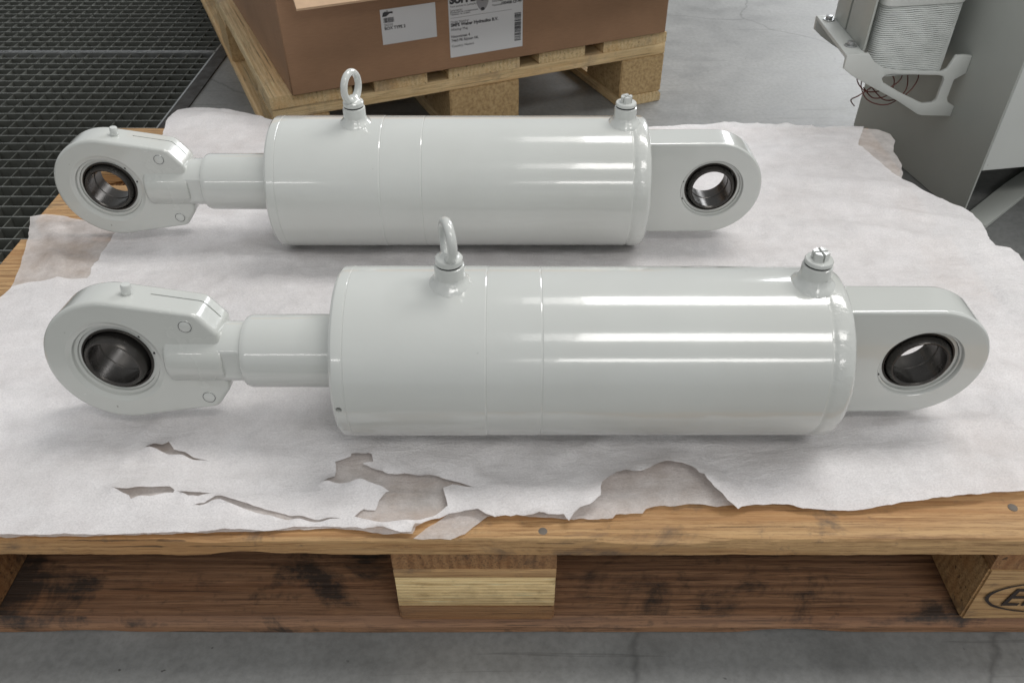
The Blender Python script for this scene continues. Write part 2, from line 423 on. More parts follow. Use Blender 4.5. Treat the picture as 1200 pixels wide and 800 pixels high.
TOPW = [.145, .100, .145, .100, .145]; GAP = (.8 - sum(TOPW)) / 4
def pallet(label, loc, rotz, mats, seed, chipped):
    """long side along x; origin on the ground at the middle of the near long side"""
    t = thing('wooden_pallet', label, 'pallet', loc, rotz, 'wooden pallets')
    y = 0
    for i, w in enumerate(TOPW):
        obj('top_board', plank(1.2, w, .022, seed + i, .002, .002, .0013 if chipped else .0006, .006 if chipped and i == 0 else .02, .005 if chipped else 0),
            mats['top'], t, (random.uniform(-.003, .003), y + w / 2, .122)); y += w + GAP
    for x in (-.5275, 0, .5275):
        obj('stringer', plank(.796, .145, .0215, seed + 11 + x, amp=.0006), mats['stringer'], t, (x, .4, .1003), (0, 0, R(90)))
    for y, w in ((.05, .100), (.4, .145), (.75, .100)):
        obj('bottom_board', plank(1.2, w, .0215, seed + 20 + y, .013 if chipped else .006, .001, .0006, .012, .0022 if chipped else 0), mats['bottom'], t, (0, y, .0006))
    return t
def block_mesh(lx, ly, seed, bev=.002):
    bm = bmesh.new(); box_bm(bm, -lx / 2, lx / 2, -ly / 2, ly / 2, 0, .078)
    bmesh.ops.bevel(bm, geom=bm.edges[:], offset=bev, segments=2, affect='EDGES')
    bmesh.ops.subdivide_edges(bm, edges=bm.edges[:], cuts=2, use_grid_fill=True)
    for v in bm.verts: v.co += Vector((noise.noise(v.co * 40 + Vector((seed, 0, 0))), noise.noise(v.co * 40 + Vector((0, seed, 0))), 0)) * .0009
    return fin(bm, smooth=35)

front = pallet('old orange-brown wooden pallet carrying the two grey cylinders', (0, 0, 0), 0,
               {'top': M['old_wood'], 'stringer': M['end_wood'], 'bottom': M['dark_wood']}, 3, True)
stamped = None
for iy, (y, ly) in enumerate(((.0505, .099), (.4, .143), (.7495, .099))):
    for x in (-.5275, 0, .5275):
        if iy == 0 and x == 0:
            # split block: three layers
            b = obj('block', join_meshes([(box(-.072, .072, -.0495, .0495, .022, .0665, .0012), Matrix())]), M['fresh_wood'], front, (x, y, .0222), label='pale split wood block in the middle of the front side')
            obj('dirty_base_layer', block_mesh(.1445, .0995, 2), M['end_wood'], b, (0, 0, 0)).scale = (1, 1, .28)
            obj('top_layer', box(-.0722, .0722, -.0499, .0495, .0667, .0779, .001), M['old_wood'], b)
            continue
        b = obj('block', block_mesh(.1445, ly, x * 9 + iy), M['end_wood'] if not (iy == 0 and x > 0) else M['old_wood'], front, (x, y, .0222))
        if iy == 0 and x > 0: stamped = b
# branded oval on the corner block
ov = bmesh.new(); N = 64
def ovp(a, k): return (.0665 * k * math.cos(a), 0, (.0255 + .0325 * (k - 1)) * math.sin(a))
o1 = [ov.verts.new(ovp(2 * math.pi * i / N, 1 + .03 * noise.noise(Vector((i * .3, 0, 0))))) for i in range(N)]
o2 = [ov.verts.new(ovp(2 * math.pi * i / N, .945)) for i in range(N)]
for i in range(N): ov.faces.new((o1[i], o1[(i + 1) % N], o2[(i + 1) % N], o2[i]))
obj('stamp_oval', fin(ov, smooth=0), M['ink'], stamped, (.0035, -.0509, .038))
obj('stamp_lettering', text_mesh('EPAL', .038, .22, .0002, .0002, 'LEFT'), M['ink'], stamped, (-.0470, -.0509, .0250), (R(90), 0, 0))
nail = lathe([(0, .0045), (.0012, .004), (.0016, .003), (.0018, 0)], 14, 'z')
for (px, py) in ((636, 622), (1187, 594)):
    p = atz(px, py, .1445)
    obj('nail', nail, M['nail'], front, (p.x, p.y, .1432))

A2 = R(24.0)
BC = Vector((.347, 1.243, 0))                      # near right corner of the pallet behind
u2 = Vector((math.cos(A2), math.sin(A2), 0)); v2 = Vector((-math.sin(A2), math.cos(A2), 0))
org = BC - u2 * .8 + v2 * .6                       # middle of its left long side
back = pallet('pale wooden pallet under the brown carton', org, A2 - R(90),
              {'top': M['pale_wood'], 'stringer': M['pale_wood'], 'bottom': M['pale_wood']}, 40, False)
for iy, (y, ly) in enumerate(((.0505, .099), (.4, .143), (.7495, .099))):
    for x in (-.5275, 0, .5275): obj('block', block_mesh(.1445, ly, x * 5 + iy), M['chip'], back, (x, y, .0222))
obj('nail', nail, M['nail'], back, (.55, .045, .1432)); obj('nail', nail, M['nail'], back, (.51, .10, .1432))

# ------------------------------------------------------------------ carton on the pale pallet
c0 = atz(343, 113, .1462); c1 = atz(783, 40, .1462)
ca = math.atan2(c1.y - c0.y, c1.x - c0.x) + R(.8); cw = (c1 - c0).xy.length
CZ = .1462; CH = .262; CDp = .62
ct = thing('carton', 'brown cardboard carton with two white labels on the pale pallet', 'carton', (c0.x, c0.y, CZ), ca)
def cwall(x0, x1, y0, y1, nm='wall'): return obj(nm, box(x0, x1, y0, y1, 0, CH, .0015, 1), M['card'], ct)
cwall(0, cw, 0, .005); cwall(0, cw, CDp - .005, CDp); cwall(0, .005, .0052, CDp - .0052); cwall(cw - .005, cw, .0052, CDp - .0052)
obj('bottom_panel', box(.0052, cw - .0052, .0052, CDp - .0052, .0005, .005), M['card'], ct)
flp = prism([(.012, 0), (cw - .02, 0), (cw - .012, -.147), (.008, -.147)], 0, .005, 'xy')
obj('flap', flp, M['card_in'], ct, (0, -.001, CH + .001), (R(37), 0, 0))
flp2 = prism([(.01, 0), (CDp - .01, 0), (CDp - .03, .16), (.03, .16)], 0, .005, 'xy')
obj('flap', flp2, M['card_in'], ct, (-.001, 0, CH + .001), (0, R(-35), R(90)))
# labels: corner points in the plane of the near carton face
def on_face(px, py):
    n = Vector((math.sin(ca), -math.cos(ca), 0)); o = Vector((c0.x, c0.y, CZ))
    d = atz(px, py, 0) - CAM; k = (o - CAM).dot(n) / d.dot(n); p = CAM + d * k - o
    return (p.x * math.cos(ca) + p.y * math.sin(ca), p.z)
def label(corners, lines, emblem=None, bars=None, nm='label'):
    P = [Vector(on_face(*c)) for c in corners]     # bottom left, bottom right, top right, top left
    ex = (P[1] - P[0]); w = ex.length; a = math.atan2(ex.y, ex.x); h = (P[3] - P[0]).length
    lb = obj('label', box(0, w, -.0006, -.0001, 0, h), M['paper'], ct, (P[0].x, -.0002, P[0].y), (0, -a, 0), label=nm)
    its = []
    for (tx, ty, sz, body, bold) in lines:
        sz *= .74
        its.append((text_mesh(body, sz, 0, .00005, bold), Matrix.Translation((tx * w, -.0009, ty * h)) @ Matrix.Rotation(R(90), 4, 'X')))
    if its: obj('printed_lines', join_meshes(its), M['print'], lb)
    if bars:
        bx0, bx1, bz0, bz1, vert, cnt = bars; b = bmesh.new(); rr = random.Random(cnt)
        q = 0; lo, hi = (bx0 * w, bx1 * w) if vert else (bz0 * h, bz1 * h); st = (hi - lo) / cnt
        for k in range(cnt):
            wd = st * rr.uniform(.3, .85); s = lo + k * st
            if vert: box_bm(b, s, s + wd, -.0010, -.0008, bz0 * h, bz1 * h)
            else: box_bm(b, bx0 * w, bx1 * w, -.0010, -.0008, s, s + wd)
        obj('barcode', fin(b, smooth=0), M['print'], lb)
    if emblem:
        for nm_, poly, mt, dy in emblem:
            obj(nm_, prism([(x * w, z * h) for x, z in poly], -.0012 - dy, -.0008 - dy, 'xz'), M[mt], lb)
    return lb
def disc(cx, cz, rx, rz, n=20): return [(cx + rx * math.cos(2 * math.pi * i / n), cz + rz * math.sin(2 * math.pi * i / n)) for i in range(n)]
label([(449, 53), (512, 43), (511, 2), (445, 12)],
      [(.07, .86, .012, 'nl', .0004), (.05, .52, .0085, '24310', 0), (.05, .42, .0095, 'BOX TYPE 2', .0002)],
      [('logo', [(.03, .80), (.10, .80), (.17, .88), (.22, .86), (.22, .92), (.05, .92)], 'print', 0)], (.05, .24, .62, .76, True, 14), 'small white label with a short barcode')
drop = [(.43 + .0, .74), (.47, .745), (.505, .80), (.53, .88), (.53, 1.0), (.37, 1.0), (.37, .88), (.395, .80)]
label([(528, 68), (612, 54), (613, -12), (526, 0)],
      [(.02, .93, .024, 'SUPPLY NL', .0011), (.02, .865, .0065, 'Your partner in hydraulics', 0), (.02, .80, .0065, 'Leverancier:', 0), (.02, .765, .0065, 'Hydraulische componenten', 0), (.02, .73, .0065, 'Telefoon en orders', 0),
       (.02, .60, .0075, 'Order Number', 0), (.02, .54, .0105, 'SMFE Weber Hydraulics B.V.', .0003), (.02, .47, .008, 'Afdeling: Mag.', 0),
       (.02, .345, .009, 'Neonstraat 4', .0001), (.02, .275, .009, '7463 PE Rijssen NL', .0001), (.02, .18, .0085, 'Country: Nederl.', 0),
       (.58, .86, .007, 'Datum', 0), (.68, .86, .009, '08', .0002), (.58, .79, .007, 'Nummer', 0), (.70, .795, .0095, '100408 CF-49', .0003)],
      [('rule', [(.02, .685), (.85, .685), (.85, .69), (.02, .69)], 'print_grey', 0), ('emblem', drop, 'print_grey', 0), ('emblem', disc(.45, .775, .025, .028), 'print', .0004), ('emblem', disc(.45, .95, .03, .04), 'print', .0004)],
      (.885, .975, .12, .62, False, 26), 'large white address label with a dark emblem and a barcode')

# ------------------------------------------------------------------ foam sheets
CYL = [(.1508, .1487), (.4715, .1487)]               # axis y and underside height of the two cylinders
FR = .078; BR = .084; CS = FR / BR
def densify(poly, step, amp, seed):
    out = []
    for i, a in enumerate(poly):
        b = poly[(i + 1) % len(poly)]; d = b - a; n = max(1, int(d.length / step))
        for k in range(n):
            p = a + d * (k / n)
            q = Vector((p.x * 60, p.y * 60, seed)); q2 = Vector((p.x * 260, p.y * 260, seed + 5))
            out.append(p + Vector((noise.noise(q), noise.noise(q + Vector((31, 7, 0))))) * amp + Vector((noise.noise(q2), noise.noise(q2 + Vector((3, 17, 0))))) * amp * .5)
    return out
def inpoly(x, y, lp):
    k = False; j = len(lp) - 1
    for i in range(len(lp)):
        a, b = lp[i], lp[j]
        if (a.y > y) != (b.y > y) and x < (b.x - a.x) * (y - a.y) / (b.y - a.y) + a.x: k = not k
        j = i
    return k
def seg_ridge(x, y, a, b, w):
    p = Vector((x, y)); d = b - a; t = max(0, min(1, (p - a).dot(d) / d.length_squared)); q = (p - a - d * t).length
    return math.exp(-(q / w) ** 2) * (1 - .6 * abs(2 * t - 1) ** 2)
def W2(px, py): return atz(px, py, .148).xy
RID_L = [(W2(30, 505), W2(200, 445), .012, .004), (W2(40, 300), W2(150, 320), .010, .005), (W2(60, 262), W2(70, 330), .010, .006), (W2(40, 560), W2(260, 585), .03, .003)]
RID_U = [(W2(790, 552), W2(700, 585), .016, .011), (W2(797, 553), W2(850, 590), .018, .009), (W2(560, 575), W2(690, 590), .02, .006),
         (W2(880, 560), W2(1010, 540), .025, .008), (W2(1010, 575), W2(1200, 540), .03, .006), (W2(1040, 500), W2(1220, 494), .008, .006),
         (W2(980, 240), W2(1140, 262), .010, .006), (W2(930, 210), W2(1060, 222), .018, .006), (W2(1000, 268), W2(1110, 285), .012, .006), (W2(870, 245), W2(1000, 236), .02, .005),
         (W2(200, 500), W2(330, 530), .03, .004), (W2(250, 300), W2(380, 305), .03, .005), (W2(215, 140), W2(300, 150), .03, .010), (W2(430, 560), W2(560, 540), .02, .004),
         (W2(1170, 330), W2(1250, 420), .02, .008), (W2(1130, 420), W2(1220, 450), .02, .006), (W2(150, 520), W2(190, 492), .008, .003)]
def under(x, y, h, low=0):
    for yc, zb in CYL:
        d = abs(y - yc)
        if d < FR and -.29 < x < .36: h = min(h, zb - .0008 - low + FR - math.sqrt(FR * FR - d * d))
        elif d < FR * 1.2: h = min(h, .160 - low)
    return h
def hL(x, y):
    h = .0034 * max(0, noise.noise(Vector((x * 7, y * 11, 2))) + .15) + .0014 * abs(noise.noise(Vector((x * 22 + 3, y * 40, 5))))
    for a, b, w, k in RID_L: h += k * seg_ridge(x, y, a, b, w)
    return h
def hU(x, y):
    h = .0058 * max(0, noise.noise(Vector((x * 6 + 9, y * 10, 12))) + .10) + .0022 * abs(noise.noise(Vector((x * 15 + 3, y * 34 + x * 8, 15))))
    q = 1 - abs(noise.noise(Vector((x * 9 + .6 * noise.noise(Vector((x * 20, y * 20, 1))), y * 16, 21)))) * 2.2
    w = max(0, noise.noise(Vector((x * 4 + 5, y * 4, 31))) + .30)
    h += .0050 * max(0, q) ** 5 * w
    q = 1 - abs(noise.noise(Vector((x * 20 + y * 9, y * 26 - x * 6, 41)))) * 2.2
    h += .0020 * max(0, q) ** 4 * w
    for a, b, w, k in RID_U: h += k * seg_ridge(x, y, a, b, w)
    return h
def sheet(name, px, mat, hf, seed, step, label_, group, holes=()):
    poly = densify([W2(*p) for p in px], .004, .0016, seed)
    hs = [densify([W2(*p) for p in hp], .003, .0012, seed + 1 + i) for i, hp in enumerate(holes)]
    pts = []; edges = []
    for lp in [poly] + hs:
        b = len(pts); pts += lp; edges += [(b + i, b + (i + 1) % len(lp)) for i in range(len(lp))]
    boxes = [(min(p.x for p in h_), max(p.x for p in h_), min(p.y for p in h_), max(p.y for p in h_)) for h_ in hs]
    def inhole(x, y): return any(b[0] < x < b[1] and b[2] < y < b[3] and inpoly(x, y, h_) for b, h_ in zip(boxes, hs))
    x0, x1 = min(p.x for p in poly), max(p.x for p in poly); y0, y1 = min(p.y for p in poly), max(p.y for p in poly)
    ny = int((y1 - y0) / step); nx = int((x1 - x0) / step); rr = random.Random(seed)
    for j in range(1, ny):
        y = y0 + j * step; xs = []
        for i in range(len(poly)):
            a, b = poly[i], poly[i - 1]
            if (a.y > y) != (b.y > y): xs.append((b.x - a.x) * (y - a.y) / (b.y - a.y) + a.x)
        xs.sort()
        for xa, xb in zip(xs[::2], xs[1::2]):
            x = x0 + (math.ceil((xa - x0) / step) + .5 * (j % 2)) * step
            while x < xb - .001:
                q = x + rr.uniform(-.1, .1) * step
                if xa + .001 < q < xb - .001 and not inhole(q, y): pts.append(Vector((q, y)))
                x += step
    r = delaunay_2d_cdt(pts, edges, [], 1, 1e-5)
    bm = bmesh.new()
    def curl(p):
        k = 0
        for b, h_ in zip(boxes, hs):
            if b[0] - .012 < p.x < b[1] + .012 and b[2] - .012 < p.y < b[3] + .012:
                d = min((p - q).length for q in h_); k = max(k, 1 - d / .012)
        if not hs: return 0
        if -.10 < p.x < .24 and p.y < .075:
            d = min((p - q).length for q in tornf); k = max(k, 1 - d / .012)
        if k <= 0: return 0
        return .0065 * k * k * max(0, .25 + noise.noise(Vector((p.x * 45, p.y * 45, 77))) * 1.3)
    tornf = [q for q in poly if -.11 < q.x < .25 and q.y < .08]
    vs = [bm.verts.new((p.x, p.y, curl(p) + under(p.x, p.y, hf(p.x, p.y), .0014 if not holes else 0))) for p in r[0]]
    for f in r[2]:
        cc = sum((r[0][i] for i in f), Vector((0, 0))) / len(f)
        if inhole(cc.x, cc.y): continue
        try: bm.faces.new([vs[i] for i in f])
        except ValueError: pass
    for v in [v for v in bm.verts if not v.link_faces]: bm.verts.remove(v)
    me = fin(bm, smooth=80)
    o = obj(name, me, mat); o['label'] = label_; o['category'] = 'foam sheet'; o['group'] = group
    return o
LOW = [(35, 252), (52, 249), (70, 251), (100, 257), (130, 262), (200, 262), (300, 240), (450, 200), (700, 170), (900, 164), (1013, 150), (1030, 152), (1043, 156), (1049, 164), (1047, 176),
       (1055, 188), (1058, 200), (1057, 208), (1040, 222), (1085, 300), (1120, 420), (1100, 560), (1000, 590), (880, 590), (841, 593), (820, 590), (779, 592), (756, 595), (753, 600), (722, 602), (718, 606), (672, 607),
       (640, 604), (600, 600), (572, 602), (558, 613), (545, 624), (528, 631), (484, 630), (500, 617), (524, 602), (505, 606), (487, 615), (483, 625), (450, 624), (418, 620), (390, 617), (368, 617), (315, 621), (253, 623), (100, 626.5), (0, 627.5),
       (-150, 628), (-135, 560), (-60, 430), (0, 352), (12, 336), (25, 305), (33, 275)]
UPP = [(146, 266), (133, 275), (121, 293), (111, 315), (104, 328), (70, 330), (36, 332), (14, 338), (0, 353), (-60, 430), (-135, 560), (-150, 628), (0, 627.5), (100, 626.5), (253, 623), (315, 621), (368, 617), (390, 617), (418, 620), (450, 624), (483, 625),
       (487, 616), (505, 609), (526, 603), (545, 600), (560, 601), (580, 609), (605, 606), (625, 610), (660, 607), (667, 615), (672, 608), (690, 600),
       (703, 592), (705, 578), (716, 573), (730, 566), (760, 560), (785, 554), (797, 551), (808, 556), (822, 568), (838, 585), (850, 595), (864, 598), (880, 594), (905, 591), (940, 597), (970, 599), (1000, 598), (1060, 592), (1130, 584),
       (1200, 578), (1290, 566), (1330, 520), (1310, 420), (1250, 340), (1200, 311), (1192, 300), (1183, 293), (1165, 290), (1158, 283), (1155, 272), (1150, 261), (1140, 250), (1128, 243), (1110, 236), (1082, 223), (1066, 213), (1052, 206), (1038, 196), (1025, 185), (1010, 173), (1005, 171),
       (1012, 149), (990, 149), (965, 150), (950, 149.5), (925, 148), (905, 148.5), (880, 147), (850, 145), (820, 147), (790, 149), (650, 150), (500, 148), (330, 145), (310, 141), (290, 135), (270, 130), (250, 127), (228, 126), (208, 130), (197, 141), (191, 155), (187, 180), (183, 230), (170, 262)]
TEARS = [[(171, 529), (192, 527), (200, 522), (205, 529), (226, 537.5), (247, 544), (215, 538), (196, 535), (182, 532.5)],
         [(136, 579), (155, 580), (177, 578), (201.5, 575), (206.5, 578.5), (205, 582), (177, 587), (155.5, 590), (153.5, 586), (142, 581)],
         [(209, 580), (226, 581.6), (249.5, 579), (234, 584), (222.6, 585)],
         [(226.5, 593), (240, 591), (253, 585), (272.5, 588), (299, 594), (330, 601.5), (364, 608), (400, 609), (364, 611.5), (330, 607.5), (292, 600), (261, 592), (249.5, 590.5), (234, 594)],
         [(378, 567), (393, 559), (393, 542), (412, 541), (413.5, 537.5), (437, 539), (438, 546), (426, 549), (445, 557), (468, 561), (491, 565), (514, 564), (535, 567), (556, 573), (530, 570), (520, 575), (525, 596), (506, 605), (483, 613), (456, 615), (426, 611), (416, 607), (426, 596), (439, 598), (445, 586), (458, 579), (445, 573), (422, 569)]]
for a_, b_ in (((171, 529), (205, 524)), ((136, 579), (206, 575)), ((240, 588), (300, 593)), ((393, 541), (437, 539)), ((438, 548), (514, 563)), ((378, 569), (445, 574)), ((520, 575), (525, 596))):
    RID_U.append((W2(*a_), W2(*b_), .009, .0035))
for a_, b_ in (((191, 491), (160, 525)), ((160, 525), (139, 562))): RID_U.append((W2(*a_), W2(*b_), .006, .0025))
sheet('foam_sheet', LOW, M['foam_low'], lambda x, y: .1455 + hL(x, y), 3, .0075, 'thin translucent lower foam sheet, bare at the back left corner of the pallet', 'foam sheets on the pallet')
sheet('foam_sheet', UPP, M['foam'], lambda x, y: .1465 + hL(x, y) + hU(x, y), 8, .0062, 'white upper foam sheet with torn front edge, right under the cylinders', 'foam sheets on the pallet', TEARS)

# ------------------------------------------------------------------ hydraulic cylinders
EYE_T, ROD_T = .044, .042
def polar(poly, a):
    d = Vector((math.cos(a), math.sin(a))); best = 0
    for i in range(len(poly)):
        p, q = Vector(poly[i]), Vector(poly[(i + 1) % len(poly)]); e = q - p
        den = d.x * e.y - d.y * e.x
        if abs(den) < 1e-12: continue
        t = (p.x * e.y - p.y * e.x) / den; u = (p.x * d.y - p.y * d.x) / den
        if t > 0 and -1e-9 <= u <= 1 + 1e-9: best = max(best, t)
    return best
def eye_plate(poly, half_sec, n=144):
    """poly in (x, z) round the eye centre; half_sec: ('a', r) or ('o', inset) with y on the near side; mirrored to the far side"""
    ang = sorted(set([round(2 * math.pi * i / n, 6) for i in range(n)] + [round(math.atan2(p[1], p[0]) % (2 * math.pi), 6) for p in poly]))
    sec = half_sec + [(m, v, -y) for (m, v, y) in reversed(half_sec)]
    bm = bmesh.new(); G = []
    for a in ang:
        ro = polar(poly, a); G.append([bm.verts.new(((v if m == 'a' else ro - v) * math.cos(a), y, (v if m == 'a' else ro - v) * math.sin(a))) for m, v, y in sec])
    k = len(sec)
    for i in range(len(ang)):
        A, B = G[i], G[(i + 1) % len(ang)]
        for j in range(k): bm.faces.new((A[j], A[(j + 1) % k], B[(j + 1) % k], B[j]))
    return fin(bm, smooth=30)
def arc(cx, cz, r, a0, a1, n): return [(cx + r * math.cos(R(a0 + (a1 - a0) * i / n)), cz + r * math.sin(R(a0 + (a1 - a0) * i / n))) for i in range(n + 1)]

h = EYE_T / 2; E1 = .0645
end_poly = [(-.0885, -E1 + .001), (-.0885, E1 - .001)] + [(-.0875, E1)] + list(reversed(arc(0, 0, E1, -90, 90, 60))) + [(-.0875, -E1)]
me_end_eye = eye_plate(end_poly, [('a', .0345, -h + .009), ('a', .0375, -h + .009), ('a', .0378, -h + .0045), ('a', .0392, -h + .004), ('a', .0398, -h + .0012), ('a', .0408, -h), ('a', .0412, -h), ('o', .0042, -h), ('o', .0037, -h), ('o', .0016, -h + .0006), ('o', .0005, -h + .0018), ('o', 0, -h + .0038), ('o', 0, -h + .0044)])
h = ROD_T / 2; E2 = .0680
rod_poly = arc(0, 0, E2, 84, 276, 72) + [(.086, -.0548), (.0900, -.0535), (.0930, -.0505), (.1040, -.0350), (.1055, -.0315), (.1055, .0315), (.1040, .0345), (.0915, .0505), (.0885, .0535), (.0845, .0548)]
me_rod_eye = eye_plate(rod_poly, [('a', .0345, -h + .009), ('a', .0375, -h + .009), ('a', .0378, -h + .0055), ('a', .0405, -h + .005), ('a', .0418, -h + .0022), ('a', .0445, -h + .0016), ('a', .0462, -h + .0004), ('a', .0475, -h), ('a', .0479, -h), ('o', .0044, -h), ('o', .0039, -h), ('o', .0018, -h + .0006), ('o', .0005, -h + .0019), ('o', 0, -h + .0042), ('o', 0, -h + .0048)])
me_rod_eye = cut(me_rod_eye, box(.040, .12, .0042, .0058, .036, .08), 35)
def snap_ring():                                    # painted retaining ring with a gap
    return lathe([(-.0008, .0343), (-.0008, .0374), (.0008, .0374), (.0008, .0343)], 72, 'y', closed=True, smooth=30)
me_snap = snap_ring()
me_bo = lathe([(-.0150, .0344), (-.0155, .0338), (-.0155, .0326), (-.0145, .0318), (0, .0312), (.0145, .0318), (.0155, .0326), (.0155, .0338), (.0150, .0344)], 72, 'y', closed=True)
bw = .0220
sphr = [(-bw + .0008, .0283)] + [(y, math.sqrt(.0349 ** 2 - y * y)) for y in [x * bw / 8 for x in range(-7, 8)]] + [(bw - .0008, .0283)]
sphr = [(y, min(r, .0308)) for y, r in sphr]
me_bi = lathe([(-bw, .0276)] + sphr + [(bw, .0276), (bw, .0262), (bw - .0012, .0250), (.0022, .0250), (.0015, .0258), (-.0015, .0258), (-.0022, .0250), (-bw + .0012, .0250), (-bw, .0262)], 72, 'y', closed=True)
BRG = BR
me_head0 = lathe([(0, .036), (0, .0805), (.0008, .0820), (.0030, .0838), (.0045, .0841), (.0122, .0842), (.0126, .0838), (.0134, .0838), (.0138, .0843), (.1408, .0843), (.1420, .0836), (.1420, .070)], 160, 'x', smooth=12)
me_mid = lathe([(.1420, .070), (.1420, .0836), (.1428, .0839), (.1920, .0839), (.1930, .0835), (.1930, .07)], 160, 'x', smooth=12)
me_tube = lathe([(.1930, .07), (.1930, .0834), (.1940, .0838), (.4520, .0838), (.4530, .0832), (.4530, .07)], 160, 'x', smooth=12)
def wn(a, t): return .0004 * noise.noise(Vector((a * 160, math.cos(t) * 9, math.sin(t) * 9))) + .00008 * math.sin(t * 60)
me_cap = lathe([(.4530, .07), (.4530, .0829), (.4545, .0828), (.4560, .0834), (.4590, .0842), (.4640, .0843), (.4690, .0840), (.4725, .0828), (.4748, .0806), (.4758, .0780), (.4760, .073), (.4760, 0)], 160, 'x', fn=wn)
me_rod = lathe([(-.0955, .024), (-.0955, .0335), (-.0945, .0350), (-.0915, .0362), (-.089, .0365), (.02, .0365), (.02, .01)], 96, 'x', smooth=20)
bm = bmesh.new(); bm.from_mesh(lathe([(-.128, .02), (-.128, .0300), (-.119, .0302), (-.1175, .0302), (-.1165, .0302), (-.100, .0302), (-.0985, .0302), (-.0945, .0302)], 80, 'x'))
for v in bm.verts:
    if v.co.x > -.118 and v.co.x < -.0983: v.co.y = max(-.0262, min(.0262, v.co.y))
me_neck = fin(bm, smooth=25)
me_hub = lathe([(.0500, 0), (.0500, .0260), (.0508, .0282), (.0525, .0296), (.0550, .0302), (.1040, .0302), (.1062, .0296), (.1070, .0280), (.1070, 0)], 72, 'x')
me_screw = lathe([(.002, .0071), (-.0002, .0070), (-.0005, .0067), (-.0005, .0064), (-.0001, .0063), (-.0001, .0058), (-.0005, .0057), (-.0007, .0054), (-.0007, 0)], 36, 'y')
me_gap = lathe([(-.0001, .0057), (-.0001, .0064), (.0001, .0064), (.0001, .0057)], 36, 'y', closed=True)
me_nip = lathe([(-.002, .0062), (.0008, .0060), (.0012, .0046), (.0030, .0044), (.0034, .0050), (.0115, .0048), (.0125, .0042), (.0128, 0)], 24, 'z')
def wb(a, t): return .0011 * noise.noise(Vector((a * 90, math.cos(t) * 3.4, math.sin(t) * 3.4)))
me_fillet = lathe([(-.006, .0225), (-.0025, .0218), (.0002, .0200), (.0022, .0180), (.0040, .0160), (.0062, .0146), (.0085, .0138)], 56, 'z', fn=wb)
me_boss = lathe([(-.004, .0140), (.0180, .0140), (.0196, .0136), (.0202, .0124), (.0202, 0)], 48, 'z')
me_seal = lathe([(0, 0), (0, .0119), (.0016, .0119), (.0016, 0)], 40, 'z')
me_collar = lathe([(0, 0), (0, .0118), (.0008, .0127), (.0052, .0127), (.0064, .0118), (.0070, .0095), (.0078, .0080), (.0105, .0062), (.0125, .004), (.0125, 0)], 48, 'z')
def ring_mesh(Ro=.0165, rx=.0040, ry=.0046, n=48, m=14):
    bm = bmesh.new(); G = []
    for i in range(n):
        a = 2 * math.pi * i / n; k = 1 + .25 * max(0, -math.sin(a)) ** 3
        G.append([bm.verts.new(((Ro + rx * k * math.cos(b)) * math.cos(a), ry * k * math.sin(b), (Ro + rx * k * math.cos(b)) * math.sin(a) * 1.06)) for b in [2 * math.pi * j / m for j in range(m)]])
    for i in range(n):
        for j in range(m): bm.faces.new((G[i][j], G[(i + 1) % n][j], G[(i + 1) % n][(j + 1) % m], G[i][(j + 1) % m]))
    return fin(bm, smooth=80)
me_ring = ring_mesh()
me_flange = lathe([(0, 0), (0, .0122), (.0007, .0129), (.0032, .0129), (.0042, .0122), (.0046, .0100), (.0046, 0)], 48, 'z')
me_lug = lathe([(-.0004, 0), (-.0004, .0011), (.0008, .0011), (.0008, 0)], 12, 'y')
def plug_head():
    bm = bmesh.new(); s = .00085
    hexp = [(.0080 * math.cos(R(60 * i + 30)), .0080 * math.sin(R(60 * i + 30))) for i in range(6)]
    def clip(poly, ax, sg):
        out = []
        for i in range(len(poly)):
            a, b = poly[i], poly[(i + 1) % len(poly)]; fa, fb = sg * a[ax] - s, sg * b[ax] - s
            if fa >= 0: out.append(a)
            if fa * fb < 0: t = fa / (fa - fb); out.append((a[0] + (b[0] - a[0]) * t, a[1] + (b[1] - a[1]) * t))
        return out
    for sx in (1, -1):
        for sy in (1, -1):
            p = clip(clip(hexp, 0, sx), 1, sy)
            lo = [bm.verts.new((x, y, 0)) for x, y in p]; mi = [bm.verts.new((x, y, .0064)) for x, y in p]
            cx, cy = sum(x for x, y in p) / len(p), sum(y for x, y in p) / len(p)
            tp = [bm.verts.new((cx + (x - cx) * .84, cy + (y - cy) * .84, .0074)) for x, y in p]
            for A, B in ((lo, mi), (mi, tp)):
                for i in range(len(p)): bm.faces.new((A[i], A[(i + 1) % len(p)], B[(i + 1) % len(p)], B[i]))
            bm.faces.new(tp); bm.faces.new(lo)
    return fin(bm, smooth=20)
me_plug = plug_head()

